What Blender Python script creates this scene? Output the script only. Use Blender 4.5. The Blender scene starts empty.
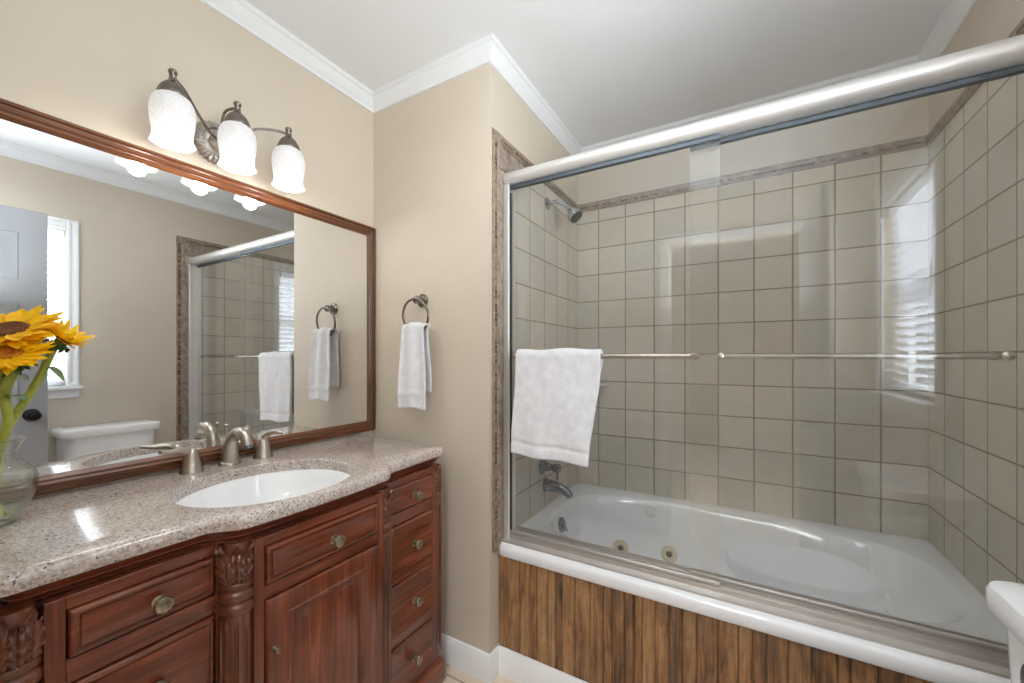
import bpy, bmesh, math, random
from mathutils import Vector, Matrix, noise
PI = math.pi
S = bpy.context.scene
COL = S.collection

# ------------------------------------------------------------------ camera, world, light, exposure
EYE = 1.2835                                   # eye height
cam_d = bpy.data.cameras.new('camera')
cam = bpy.data.objects.new('camera', cam_d); COL.objects.link(cam)
cam.location = (0, 0, EYE)
cam.rotation_euler = (PI / 2, 0, 0.52588)      # level, turned 30 degrees to the left of the tub wall's normal
cam_d.sensor_width = 36.0
cam_d.lens = 401.06 * 36.0 / 1024.0            # 14 mm wide angle
cam_d.shift_y = 15.4 / 1024.0
cam_d.clip_start = 0.02
S.camera = cam

S.view_settings.view_transform = 'Standard'
S.view_settings.look = 'None'
S.view_settings.gamma = 1.0
S.view_settings.use_curve_mapping = False
S.view_settings.exposure = -0.1
S.cycles.use_denoising = True
S.cycles.max_bounces = 12
S.cycles.diffuse_bounces = 6
S.cycles.glossy_bounces = 8
S.cycles.transmission_bounces = 8
S.cycles.transparent_max_bounces = 24
S.cycles.sample_clamp_indirect = 6.0
S.cycles.caustics_reflective = True         # the big mirror throws light back into the room
S.cycles.blur_glossy = 0.6
S.cycles.caustics_refractive = False

world = bpy.data.worlds.new('sky'); S.world = world
world.use_nodes = True
bg = world.node_tree.nodes['Background']
bg.inputs['Color'].default_value = (0.80, 0.90, 1.0, 1)
bg.inputs['Strength'].default_value = 1.6

def lamp(name, kind, loc, power, color=(1, 1, 1), size=0.1, rot=(0, 0, 0), size_y=None):
    d = bpy.data.lights.new(name, kind); d.energy = power; d.color = color
    if kind == 'AREA':
        d.size = size
        if size_y: d.shape = 'RECTANGLE'; d.size_y = size_y
    elif kind == 'POINT': d.shadow_soft_size = size
    o = bpy.data.objects.new(name, d); COL.objects.link(o)
    o.location = loc; o.rotation_euler = rot
    return o
WARM = (1.0, 0.96, 0.91)
lamp('hall_fill_light', 'AREA', (-0.1, -0.75, 2.44), 48, (0.92, 0.97, 1.0), 0.5)  # added unseen fill beyond the doorway, lifts the lower room
lamp('ceiling_fill_light', 'AREA', (-0.52, 0.70, 2.50), 4, (0.90, 0.96, 1.0), 0.3)  # added area light without a fixture, fills the room and shower alcove
lamp('upward_fill_light', 'AREA', (-0.08, 0.10, 1.55), 18, (0.87, 0.95, 1.0), 0.5, (PI, 0, 0))      # unseen light added to brighten the ceiling and bounce into the room
lamp('window_daylight', 'AREA', (1.05, 0.40, 1.62), 165, (0.93, 0.97, 1.0), 0.8, (0, PI / 2, 0), 1.0)

# ------------------------------------------------------------------ measures (metres)
XL, XO, D, YA, XR = -1.540, -0.8746, 1.329, 2.297, 0.657   # mirror wall, alcove left, towel ring wall, alcove rear, right wall
YF = -0.15                                                  # front wall (doorway) inner face
CEIL = 2.52
CT = 0.928                                                  # countertop height
random.seed(7)

# ------------------------------------------------------------------ mesh builder
class MB:
    def __init__(s): s.v = []; s.f = []
    def add(s, v, f):
        o = len(s.v); s.v += [Vector(p) for p in v]; s.f += [tuple(i + o for i in q) for q in f]; return s
    def box(s, x0, x1, y0, y1, z0, z1):
        return s.add([(x0, y0, z0), (x1, y0, z0), (x1, y1, z0), (x0, y1, z0), (x0, y0, z1), (x1, y0, z1), (x1, y1, z1), (x0, y1, z1)],
                     [(3, 2, 1, 0), (4, 5, 6, 7), (0, 1, 5, 4), (1, 2, 6, 5), (2, 3, 7, 6), (3, 0, 4, 7)])
    def loft(s, rings, closed=True, cap0=False, cap1=False):
        n = len(rings[0]); v = [p for r in rings for p in r]; f = []
        for k in range(len(rings) - 1):
            for i in range(n if closed else n - 1):
                j = (i + 1) % n
                f.append((k * n + i, k * n + j, (k + 1) * n + j, (k + 1) * n + i))
        if cap0: f.append(tuple(reversed(range(n))))
        if cap1: f.append(tuple(range((len(rings) - 1) * n, len(rings) * n)))
        return s.add(v, f)
    def tube(s, path, r, n=12, cap=True):
        path = [Vector(p) for p in path]; m = len(path)
        rs = r if isinstance(r, (list, tuple)) else [r] * m
        t0 = (path[1] - path[0]).normalized()
        up = Vector((0, 0, 1)) if abs(t0.z) < 0.9 else Vector((1, 0, 0))
        nrm = t0.cross(up).normalized(); rings = []
        for i, p in enumerate(path):
            t = (path[min(i + 1, m - 1)] - path[max(i - 1, 0)]).normalized()
            nrm = (nrm - t * nrm.dot(t)).normalized(); b = t.cross(nrm)
            rings.append([p + (nrm * math.cos(2 * PI * k / n) + b * math.sin(2 * PI * k / n)) * rs[i] for k in range(n)])
        return s.loft(rings, True, cap, cap)
    def lathe(s, prof, c=(0, 0, 0), axis=(0, 0, 1), n=32, cap0=True, cap1=True, mod=None):
        q = Vector(axis).normalized().to_track_quat('Z', 'Y'); c = Vector(c); rings = []
        for r, z in prof:
            ring = []
            for k in range(n):
                a = 2 * PI * k / n; rr = r if mod is None else mod(r, z, a)
                ring.append(c + q @ Vector((rr * math.cos(a), rr * math.sin(a), z)))
            rings.append(ring)
        return s.loft(rings, True, cap0, cap1)
    def torus(s, c, axis, R, r, n=48, m=12):
        q = Vector(axis).normalized().to_track_quat('Z', 'Y'); c = Vector(c); rings = []
        for i in range(n + 1):
            a = 2 * PI * i / n
            rings.append([c + q @ Vector(((R + r * math.cos(2 * PI * k / m)) * math.cos(a), (R + r * math.cos(2 * PI * k / m)) * math.sin(a), r * math.sin(2 * PI * k / m))) for k in range(m)])
        return s.loft(rings)
    def grid(s, pts):
        h, w = len(pts), len(pts[0]); v = [p for r in pts for p in r]
        return s.add(v, [(i * w + j, i * w + j + 1, (i + 1) * w + j + 1, (i + 1) * w + j) for i in range(h - 1) for j in range(w - 1)])
    def panel(s, mp, u0, u1, w0, w1, rings):
        """rectangular rings (inset, height) on a face; mp(u, w, d) gives the point"""
        R = []
        for ins, d in rings:
            R.append([mp(u0 + ins, w0 + ins, d), mp(u1 - ins, w0 + ins, d), mp(u1 - ins, w1 - ins, d), mp(u0 + ins, w1 - ins, d)])
        return s.loft(R, True, False, True)
    def merge(s, o, M=None):
        return s.add([(M @ p if M else p) for p in o.v], o.f)

ORIGIN = {}
def root_of(o):
    while o.parent: o = o.parent
    return o
def obj(name, mb, mat, parent=None, smooth=38, bevel=0, seg=2, solid=0, subsurf=0, origin=None):
    me = bpy.data.meshes.new(name)
    o = bpy.data.objects.new(name, me); COL.objects.link(o)
    if parent is not None:
        o.parent = parent; org = ORIGIN[root_of(parent).name]
    else:
        org = Vector(origin) if origin else Vector((0, 0, 0))
        o.location = org; ORIGIN[o.name] = org
    me.from_pydata([tuple(p - org) for p in mb.v], [], mb.f)
    bm = bmesh.new(); bm.from_mesh(me)
    bmesh.ops.remove_doubles(bm, verts=bm.verts, dist=1e-5)
    bmesh.ops.recalc_face_normals(bm, faces=bm.faces)
    bm.to_mesh(me); bm.free()
    if smooth:
        me.shade_smooth()
        if smooth < 180: me.set_sharp_from_angle(angle=math.radians(smooth))
    me.materials.append(mat)
    if solid:
        m = o.modifiers.new('thickness', 'SOLIDIFY'); m.thickness = solid; m.offset = 0
    if bevel:
        m = o.modifiers.new('edge', 'BEVEL'); m.width = bevel; m.segments = seg; m.limit_method = 'ANGLE'; m.angle_limit = math.radians(40)
    if subsurf:
        m = o.modifiers.new('smooth', 'SUBSURF'); m.levels = subsurf; m.render_levels = subsurf
    return o
def tag(o, label, cat, group=None, kind=None):
    o['label'] = label; o['category'] = cat
    if group: o['group'] = group
    if kind: o['kind'] = kind
    return o
def thing(name, label, cat, loc, group=None):
    o = bpy.data.objects.new(name, None); COL.objects.link(o); o.location = loc
    o.empty_display_size = 0.05
    ORIGIN[o.name] = Vector(loc)
    return tag(o, label, cat, group)
def struct(name, mb, mat, label, parent=None, **k):
    o = obj(name, mb, mat, parent, **k)
    if parent is None: o['kind'] = 'structure'; o['label'] = label; o['category'] = name.split('_')[0]
    return o
def lerp(a, b, t): return a + (b - a) * t
def sstep(a, b, x):
    t = min(1, max(0, (x - a) / (b - a))); return t * t * (3 - 2 * t)
def spline(pts, n=8):
    pts = [Vector(p) for p in pts]; P = [pts[0] * 2 - pts[1]] + pts + [pts[-1] * 2 - pts[-2]]; out = []
    for i in range(1, len(P) - 2):
        p0, p1, p2, p3 = P[i - 1:i + 3]
        for k in range(n):
            t = k / n
            out.append(0.5 * ((2 * p1) + (p2 - p0) * t + (2 * p0 - 5 * p1 + 4 * p2 - p3) * t * t + (3 * p1 - p0 - 3 * p2 + p3) * t ** 3))
    return out + [pts[-1]]

# ------------------------------------------------------------------ materials
def lin(r, g, b):
    return tuple(((c / 255) / 12.92 if c / 255 <= 0.04045 else ((c / 255 + 0.055) / 1.055) ** 2.4) for c in (r, g, b)) + (1,)
class NT:
    def __init__(s, name):
        s.m = bpy.data.materials.new(name); s.m.use_nodes = True; s.t = s.m.node_tree
        s.b = s.t.nodes['Principled BSDF']; s.out = s.t.nodes['Material Output']
    def n(s, typ, **k):
        x = s.t.nodes.new(typ)
        for a, v in k.items(): setattr(x, a, v)
        return x
    def link(s, a, b): s.t.links.new(a, b)
    def val(s, sock, v):
        if hasattr(v, 'is_output'): s.link(v, sock)
        else: sock.default_value = v
    def math(s, op, a, b=0.0, c=0.0):
        x = s.n('ShaderNodeMath', operation=op)
        for i, v in enumerate((a, b, c)): s.val(x.inputs[i], v)
        return x.outputs[0]
    def coord(s): return s.n('ShaderNodeTexCoord').outputs['Object']
    def mapping(s, scale=(1, 1, 1), loc=(0, 0, 0), src=None):
        x = s.n('ShaderNodeMapping'); s.link(src or s.coord(), x.inputs['Vector'])
        x.inputs['Scale'].default_value = scale; x.inputs['Location'].default_value = loc; return x.outputs[0]
    def noise(s, vec, scale, detail=4, rough=0.55, dist=0.0):
        x = s.n('ShaderNodeTexNoise'); s.link(vec, x.inputs['Vector'])
        x.inputs['Scale'].default_value = scale; x.inputs['Detail'].default_value = detail
        x.inputs['Roughness'].default_value = rough; x.inputs['Distortion'].default_value = dist
        return x.outputs[0]
    def ramp(s, fac, stops, interp='LINEAR'):
        x = s.n('ShaderNodeValToRGB'); x.color_ramp.interpolation = interp; s.link(fac, x.inputs[0])
        e = x.color_ramp.elements
        while len(e) < len(stops): e.new(0.5)
        for q, (p, c) in zip(e, stops): q.position = p; q.color = c
        return x.outputs[0]
    def mix(s, fac, a, b, mode='MIX'):
        x = s.n('ShaderNodeMix', data_type='RGBA', blend_type=mode)
        s.val(x.inputs[0], fac); s.val(x.inputs[6], a); s.val(x.inputs[7], b); return x.outputs[2]
    def bump(s, h, strength=0.3, dist=0.002):
        x = s.n('ShaderNodeBump'); s.link(h, x.inputs['Height']); x.inputs['Strength'].default_value = strength; x.inputs['Distance'].default_value = dist
        s.link(x.outputs[0], s.b.inputs['Normal']); return x
    def set(s, **k):
        for a, v in k.items(): s.val(s.b.inputs[a.replace('_', ' ')], v)
        return s
def plain(name, col, rough=0.5, metal=0.0, var=0.04, scale=8, coat=0.0, bump=0.0, bscale=200, bdist=0.001):
    t = NT(name); v = t.noise(t.coord(), scale, 3)
    dark = tuple(max(0, c * (1 - var)) for c in col[:3]) + (1,); lite = tuple(min(1, c * (1 + var)) for c in col[:3]) + (1,)
    t.set(Base_Color=t.ramp(v, [(0.3, dark), (0.7, lite)]), Roughness=rough, Metallic=metal, Coat_Weight=coat)
    t.b.inputs['Coat Roughness'].default_value = 0.08
    if bump: t.bump(t.noise(t.coord(), bscale, 2), bump, bdist)
    return t.m
def tile_mat(name, axis, a0, z0, p, cols, grout, tint=(0.9, 1.06), gw=0.016, rough=0.35):
    t = NT(name); sep = t.n('ShaderNodeSeparateXYZ'); t.link(t.coord(), sep.inputs[0])
    a = sep.outputs[axis]; z = sep.outputs[2 if axis != 2 else 1]
    if axis == 3: pass
    u = t.math('DIVIDE', t.math('SUBTRACT', a, a0), p); w = t.math('DIVIDE', t.math('SUBTRACT', z, z0), p)
    wob = t.noise(t.coord(), 9, 1)
    u = t.math('ADD', u, t.math('MULTIPLY', t.math('SUBTRACT', wob, 0.5), 0.02)); 
    c = t.n('ShaderNodeCombineXYZ'); t.link(t.math('FLOOR', u), c.inputs[0]); t.link(t.math('FLOOR', w), c.inputs[1])
    wn = t.n('ShaderNodeTexWhiteNoise', noise_dimensions='3D'); t.link(c.outputs[0], wn.inputs['Vector'])
    base = t.ramp(wn.outputs['Value'], [(i / (len(cols) - 1), q) for i, q in enumerate(cols)])
    mott = t.noise(t.coord(), 14, 5, 0.6)
    base = t.mix(0.55, base, t.ramp(mott, [(0.28, (tint[0],) * 3 + (1,)), (0.72, (tint[1],) * 3 + (1,))]), 'MULTIPLY')
    fu = t.math('FRACT', u); fw = t.math('FRACT', w)
    e = t.math('MINIMUM', t.math('MINIMUM', fu, t.math('SUBTRACT', 1.0, fu)), t.math('MINIMUM', fw, t.math('SUBTRACT', 1.0, fw)))
    m = t.ramp(e, [(gw * 0.7, (0, 0, 0, 1)), (gw * 1.6, (1, 1, 1, 1))])
    t.set(Base_Color=t.mix(m, grout, base), Roughness=t.ramp(m, [(0, (0.85,) * 3 + (1,)), (1, (rough,) * 3 + (1,))]))
    t.bump(t.math('ADD', m, t.math('MULTIPLY', mott, 0.35)), 0.5, 0.003)
    return t.m
def wood_mat(name, cols, grain=(2, 2, 40), rough=0.3, coat=0.3, wear=None, scale=1.0):
    """grain: mapping scale, the small component runs along the grain"""
    t = NT(name); v = t.mapping(grain)
    n1 = t.noise(v, 1.4 * scale, 6, 0.6, 0.6); n2 = t.noise(t.coord(), 5, 2)
    f = t.math('ADD', t.math('MULTIPLY', n1, 0.75), t.math('MULTIPLY', n2, 0.25))
    c = t.ramp(f, [(0.30, cols[0]), (0.52, cols[1]), (0.72, cols[2])])
    if wear:
        sp = t.ramp(t.noise(t.coord(), 60, 3, 0.7), [(0.70, (0, 0, 0, 1)), (0.78, (1, 1, 1, 1))])
        c = t.mix(sp, c, wear)
    t.set(Base_Color=c, Roughness=rough, Coat_Weight=coat); t.b.inputs['Coat Roughness'].default_value = 0.15
    t.bump(n1, 0.12, 0.002)
    return t.m
def glass_mat(name, tint, rough=0.0, f0=0.04, edge=None):
    """thin clear glass: straight-through transmission with an angle-dependent mirror reflection"""
    t = NT(name); t.t.nodes.remove(t.b)
    g = t.n('ShaderNodeNewGeometry'); dt = t.n('ShaderNodeVectorMath', operation='DOT_PRODUCT')
    t.link(g.outputs['Normal'], dt.inputs[0]); t.link(g.outputs['Incoming'], dt.inputs[1])
    k = t.math('SUBTRACT', 1.0, t.math('ABSOLUTE', dt.outputs['Value']))
    fr = t.math('ADD', f0, t.math('MULTIPLY', t.math('POWER', k, 5.0), 1 - f0))
    tr = t.n('ShaderNodeBsdfTransparent'); tr.inputs[0].default_value = tint
    if edge: t.link(t.mix(t.math('POWER', k, 4.0), tint, edge), tr.inputs[0])      # longer path through the wall at grazing angles
    gl = t.n('ShaderNodeBsdfGlossy'); gl.inputs['Roughness'].default_value = rough; gl.inputs[0].default_value = (1, 1, 1, 1)
    mx = t.n('ShaderNodeMixShader'); t.link(fr, mx.inputs[0]); t.link(tr.outputs[0], mx.inputs[1]); t.link(gl.outputs[0], mx.inputs[2])
    t.link(mx.outputs[0], t.out.inputs[0]); return t.m

M = {}
M['wall'] = plain('beige wall paint', lin(206, 194, 177), 0.6, var=0.015, bump=0.05, bscale=350)
M['ceiling'] = plain('white ceiling paint', lin(228, 229, 231), 0.8, var=0.01)
M['trim'] = plain('white trim paint', lin(240, 240, 240), 0.35, var=0.01)
M['door'] = plain('pale grey door paint', lin(150, 152, 156), 0.4, var=0.01)
TC = [lin(196, 189, 176), lin(206, 199, 187), lin(212, 202, 190), lin(200, 195, 183), lin(216, 206, 193), lin(202, 192, 179)]
GROUT = lin(150, 140, 120)
M['tile_back'] = tile_mat('shower tile rear', 0, 0.039, 0.672, 0.1564, TC, GROUT)
M['tile_side'] = tile_mat('shower tile side', 1, 2.295, 0.672, 0.1564, TC, GROUT)
FC = [lin(214, 196, 176), lin(224, 206, 188), lin(206, 188, 168)]
def floor_mat():
    t = NT('floor tile'); b = t.n('ShaderNodeTexBrick'); t.link(t.mapping((1, 1, 1), (0.08, 0.05, 0)), b.inputs[0])
    b.offset = 0; b.inputs['Scale'].default_value = 1; b.inputs['Brick Width'].default_value = 0.33; b.inputs['Row Height'].default_value = 0.33
    b.inputs['Mortar Size'].default_value = 0.004; b.inputs['Color1'].default_value = FC[0]; b.inputs['Color2'].default_value = FC[1]; b.inputs['Mortar'].default_value = lin(160, 140, 120)
    t.set(Base_Color=b.outputs[0], Roughness=0.4); return t.m
M['floor'] = floor_mat()
def granite():
    t = NT('speckled granite'); c = t.coord()
    vo = t.n('ShaderNodeTexVoronoi'); t.link(c, vo.inputs['Vector']); vo.inputs['Scale'].default_value = 260
    wn = t.n('ShaderNodeTexWhiteNoise'); t.link(vo.outputs['Color'], wn.inputs['Vector'])
    c1 = t.ramp(wn.outputs['Value'], [(0, lin(146, 130, 124)), (0.12, lin(172, 158, 150)), (0.4, lin(190, 178, 171)), (0.75, lin(204, 194, 188)), (1, lin(216, 208, 203))])
    vo2 = t.n('ShaderNodeTexVoronoi'); t.link(c, vo2.inputs['Vector']); vo2.inputs['Scale'].default_value = 300
    wn2 = t.n('ShaderNodeTexWhiteNoise'); t.link(vo2.outputs['Color'], wn2.inputs['Vector'])
    dk = t.ramp(wn2.outputs['Value'], [(0.93, (0, 0, 0, 1)), (0.95, (1, 1, 1, 1))])
    dn = t.ramp(t.noise(c, 40, 3), [(0.42, (0, 0, 0, 1)), (0.6, (1, 1, 1, 1))])
    c2 = t.mix(t.math('MULTIPLY', dk, dn), c1, lin(58, 50, 48))
    big = t.ramp(t.noise(c, 7, 4), [(0.3, (0.84, 0.82, 0.80, 1)), (0.7, (1.04, 1.0, 0.98, 1))])
    t.set(Base_Color=t.mix(0.8, c2, big, 'MULTIPLY'), Roughness=0.13, Coat_Weight=0.3); t.b.inputs['Coat Roughness'].default_value = 0.04
    return t.m
M['granite'] = granite()
CH = [lin(60, 23, 12), lin(116, 55, 33), lin(160, 94, 66)]
M['cherry_h'] = wood_mat('cherry wood, level grain', CH, (14, 2.2, 40), 0.30, 0.55, lin(160, 92, 66))
M['cherry_v'] = wood_mat('cherry wood, upright grain', CH, (14, 40, 2.2), 0.30, 0.55, lin(160, 92, 66))
M['carving'] = wood_mat('carved cherry wood', [lin(54, 24, 14), lin(104, 54, 34), lin(146, 88, 62)], (14, 30, 3), 0.3, 0.5)
M['dark_gap'] = plain('dark cabinet core', lin(38, 16, 10), 0.7)
M['frame_h'] = wood_mat('mirror frame wood, level grain', [lin(52, 27, 14), lin(102, 58, 30), lin(150, 96, 56)], (20, 1.5, 60), 0.35, 0.3)
M['frame_v'] = wood_mat('mirror frame wood, upright grain', [lin(50, 28, 15), lin(92, 55, 30), lin(134, 88, 52)], (20, 60, 1.5), 0.35, 0.3)
def plank_mat():
    t = NT('stained rustic planks'); c = t.coord(); v = t.mapping((30, 5, 1.6))
    g = t.n('ShaderNodeNewGeometry').outputs['Random Per Island']
    sh = t.n('ShaderNodeCombineXYZ'); t.link(t.math('MULTIPLY', g, 40), sh.inputs[0]); t.link(t.math('MULTIPLY', g, 17), sh.inputs[2])
    ad = t.n('ShaderNodeVectorMath', operation='ADD'); t.link(v, ad.inputs[0]); t.link(sh.outputs[0], ad.inputs[1])
    n1 = t.noise(ad.outputs[0], 2.2, 9, 0.74, 1.0); n2 = t.noise(t.mapping((9, 3, 3.2)), 1.6, 5, 0.65, 1.0)
    n3 = t.noise(t.mapping((140, 5, 5)), 1.5, 3, 0.6)
    f = t.math('ADD', t.math('ADD', t.math('MULTIPLY', n1, 0.58), t.math('ADD', t.math('MULTIPLY', n2, 0.34), t.math('MULTIPLY', n3, 0.17))), t.math('MULTIPLY', t.math('SUBTRACT', g, 0.5), 0.16))
    col = t.ramp(f, [(0.37, lin(34, 25, 19)), (0.45, lin(86, 60, 38)), (0.53, lin(132, 92, 58)), (0.62, lin(164, 122, 80)), (0.76, lin(192, 160, 122))])
    grey = t.ramp(t.noise(t.mapping((7, 3, 4), (3, 0, 1)), 2.0, 5, 0.7), [(0.46, (0, 0, 0, 1)), (0.66, (0.5, 0.5, 0.5, 1))])
    t.set(Base_Color=t.mix(grey, col, lin(104, 86, 72)), Roughness=0.5, Coat_Weight=0.12); t.bump(n1, 0.35, 0.003); return t.m
M['planks'] = plank_mat()
M['enamel'] = plain('white tub enamel', lin(234, 234, 236), 0.16, var=0.01, coat=0.3)
M['china'] = plain('white china', lin(243, 244, 246), 0.1, var=0.01, coat=0.4)
M['bronze'] = plain('dark brushed pewter', lin(132, 124, 118), 0.26, 1.0, 0.1, 60)
M['nickel'] = plain('brushed nickel', lin(186, 178, 168), 0.30, 1.0, 0.06, 60)
M['pewter'] = plain('antique pewter', lin(176, 168, 160), 0.38, 0.9, 0.15, 60)
M['chrome'] = plain('chrome', lin(190, 192, 198), 0.14, 1.0, 0.03)
M['dark_chrome'] = plain('dark chrome', lin(150, 156, 168), 0.18, 1.0, 0.05)
M['alu'] = plain('satin aluminium', lin(232, 230, 228), 0.45, 0.75, 0.03)
M['track'] = plain('satin nickel track', lin(206, 200, 195), 0.36, 0.7, 0.04)
M['rail'] = plain('grey steel rail', lin(104, 112, 120), 0.5, 1.0, 0.05)
M['shadow'] = plain('dark glass edge seal', lin(52, 66, 62), 0.4)  # jamb shadow at the glass edge, put into the colour
M['knob'] = plain('aged brass knob', lin(158, 148, 128), 0.35, 1.0, 0.3, 160)
M['black'] = plain('oiled bronze', lin(34, 32, 34), 0.3, 0.6)
M['glass'] = glass_mat('clear shower glass', (0.962, 0.970, 0.968, 1), f0=0.05)
M['vase_glass'] = glass_mat('clear vase glass', (0.97, 0.98, 0.975, 1), f0=0.08, edge=(0.50, 0.56, 0.54, 1))
M['window_glass'] = glass_mat('window glass', (0.97, 0.98, 0.98, 1))
M['water'] = glass_mat('vase water', (0.93, 0.96, 0.90, 1), f0=0.03)
M['shelf'] = plain('white ceramic', lin(222, 220, 214), 0.2)
M['jet'] = plain('yellowed plastic', lin(206, 194, 170), 0.4)
M['jet_dark'] = plain('dark jet nozzle', lin(72, 64, 56), 0.4)
def terry(name):
    t = NT(name); t.set(Base_Color=t.ramp(t.noise(t.coord(), 30, 3), [(0.3, lin(218, 218, 222)), (0.7, lin(234, 234, 237))]), Roughness=0.95, Sheen_Weight=0.3)
    t.bump(t.noise(t.coord(), 420, 3), 0.6, 0.003); return t.m
M['terry'] = terry('white terry cloth')
def mirror_mat():
    t = NT('mirror silvering'); t.set(Base_Color=(0.86, 0.87, 0.87, 1), Metallic=1.0, Roughness=0.0); return t.m
M['mirror'] = mirror_mat()
def stone(name, cols, scale, rough=0.55):
    t = NT(name); n = t.noise(t.coord(), scale, 6, 0.65)
    t.set(Base_Color=t.ramp(n, [(0.3, cols[0]), (0.5, cols[1]), (0.7, cols[2])]), Roughness=rough); t.bump(n, 0.3, 0.003); return t.m
M['border'] = stone('tumbled stone trim', [lin(112, 98, 88), lin(146, 132, 119), lin(172, 158, 143)], 35)
def mosaic_mat():
    t = NT('small brown mosaic'); c = t.coord()
    sep = t.n('ShaderNodeSeparateXYZ'); t.link(c, sep.inputs[0])
    q = t.n('ShaderNodeCombineXYZ'); p = 0.0185
    xs = t.math('DIVIDE', sep.outputs[0], p); ys = t.math('DIVIDE', sep.outputs[1], p); zs = t.math('DIVIDE', sep.outputs[2], p)
    for i, s_ in enumerate((xs, ys, zs)): t.link(t.math('FLOOR', s_), q.inputs[i])
    wn = t.n('ShaderNodeTexWhiteNoise'); t.link(q.outputs[0], wn.inputs['Vector'])
    col = t.ramp(wn.outputs['Value'], [(0, lin(60, 34, 20)), (0.25, lin(96, 66, 42)), (0.5, lin(126, 94, 66)), (0.8, lin(164, 136, 106)), (1, lin(78, 50, 30))])
    fz = t.math('FRACT', zs); e = t.math('MINIMUM', fz, t.math('SUBTRACT', 1.0, fz))
    m = t.ramp(e, [(0.05, (0, 0, 0, 1)), (0.12, (1, 1, 1, 1))])
    t.set(Base_Color=t.mix(m, lin(150, 136, 118), col), Roughness=0.4); t.bump(m, 0.5, 0.003); return t.m
M['mosaic'] = mosaic_mat()
def shade_mat():
    t = NT('frosted lamp glass'); n = t.noise(t.coord(), 140, 3, 0.7)
    t.set(Base_Color=lin(236, 236, 238), Roughness=0.35)
    t.b.inputs['Subsurface Weight'].default_value = 0.0
    t.b.inputs['Emission Color'].default_value = (1.0, 0.97, 0.92, 1)
    t.b.inputs['Emission Strength'].default_value = 0.05
    tl = t.n('ShaderNodeBsdfTranslucent'); t.link(t.ramp(n, [(0.3, (0.62, 0.62, 0.64, 1)), (0.7, (0.95, 0.95, 0.95, 1))]), tl.inputs[0])
    mx = t.n('ShaderNodeMixShader'); mx.inputs[0].default_value = 0.5
    t.link(t.b.outputs[0], mx.inputs[1]); t.link(tl.outputs[0], mx.inputs[2]); t.link(mx.outputs[0], t.out.inputs[0]); return t.m
M['shade'] = shade_mat()
def bulb_mat():
    t = NT('lit bulb'); t.b.inputs['Emission Color'].default_value = (1.0, 0.95, 0.86, 1); t.b.inputs['Emission Strength'].default_value = 2.0; return t.m
M['bulb'] = bulb_mat()
def petal_mat():
    t = NT('sunflower petals'); n = t.noise(t.mapping((60, 60, 60)), 1.0, 3)
    t.set(Base_Color=t.ramp(n, [(0.3, lin(252, 190, 0)), (0.6, lin(255, 216, 8)), (0.75, lin(255, 226, 40))]), Roughness=0.55)
    tl = t.n('ShaderNodeBsdfTranslucent'); tl.inputs[0].default_value = lin(255, 222, 30)
    mx = t.n('ShaderNodeMixShader'); mx.inputs[0].default_value = 0.3
    t.link(t.b.outputs[0], mx.inputs[1]); t.link(tl.outputs[0], mx.inputs[2]); t.link(mx.outputs[0], t.out.inputs[0]); return t.m
M['petal'] = petal_mat()
M['disc'] = stone('sunflower disc', [lin(46, 24, 10), lin(92, 50, 16), lin(160, 96, 24)], 260, 0.9)
M['disc_orange'] = stone('young sunflower disc', [lin(120, 62, 14), lin(196, 122, 20), lin(226, 158, 30)], 260, 0.9)
M['stem'] = stone('pale green stem', [lin(128, 140, 44), lin(164, 172, 70), lin(188, 192, 96)], 30, 0.5)
M['leaf'] = stone('green leaf', [lin(44, 76, 24), lin(72, 108, 38), lin(104, 138, 58)], 40, 0.5)
def slat_mat():
    t = NT('white blind slat'); t.set(Base_Color=lin(242, 243, 246), Roughness=0.4)
    tl = t.n('ShaderNodeBsdfTranslucent'); tl.inputs[0].default_value = (0.9, 0.92, 0.95, 1)
    mx = t.n('ShaderNodeMixShader'); mx.inputs[0].default_value = 0.35
    t.link(t.b.outputs[0], mx.inputs[1]); t.link(tl.outputs[0], mx.inputs[2]); t.link(mx.outputs[0], t.out.inputs[0]); return t.m
M['slat'] = slat_mat()
M['grass'] = stone('lawn', [lin(40, 70, 30), lin(62, 96, 40), lin(90, 120, 56)], 6, 0.9)

# ------------------------------------------------------------------ room shell
struct('floor', MB().box(XL - 0.1, XR + 0.12, -3.6, YA + 0.1, -0.1, 0), M['floor'], 'beige tiled bathroom floor', smooth=0)
struct('ceiling', MB().box(XL - 0.1, XR + 0.12, -3.6, YA + 0.1, CEIL, CEIL + 0.1), M['ceiling'], 'plain white ceiling', smooth=0)
struct('wall_left', MB().box(XL - 0.1, XL, YF - 0.12, D, 0, CEIL), M['wall'], 'beige wall behind the mirror and vanity', smooth=0)
struct('wall_back', MB().box(XL - 0.1, XO, D, YA + 0.1, 0, CEIL), M['wall'], 'beige wall end with the towel ring', smooth=0)
struct('wall_rear', MB().box(XO, XR + 0.12, YA, YA + 0.1, 0, CEIL), M['wall'], 'beige wall above the rear shower tiles', smooth=0)
WY0, WY1, WZ0, WZ1 = 0.05, 0.778, 1.10, 2.082                       # window opening
m = MB(); m.box(XR, XR + 0.12, YF - 0.12, WY0, 0, CEIL); m.box(XR, XR + 0.12, WY1, YA, 0, CEIL)
m.box(XR, XR + 0.12, WY0, WY1, 0, WZ0); m.box(XR, XR + 0.12, WY0, WY1, WZ1, CEIL)
struct('wall_right', m, M['wall'], 'beige wall with the window behind the toilet', smooth=0)
DX0, DX1, DZ = -0.47, 0.31, 2.09                                     # doorway
m = MB(); m.box(XL, DX0, YF - 0.12, YF, 0, CEIL); m.box(DX1, XR, YF - 0.12, YF, 0, CEIL); m.box(DX0, DX1, YF - 0.12, YF, DZ, CEIL)
struct('wall_front', m, M['wall'], 'beige wall with the open doorway', smooth=0)
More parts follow.
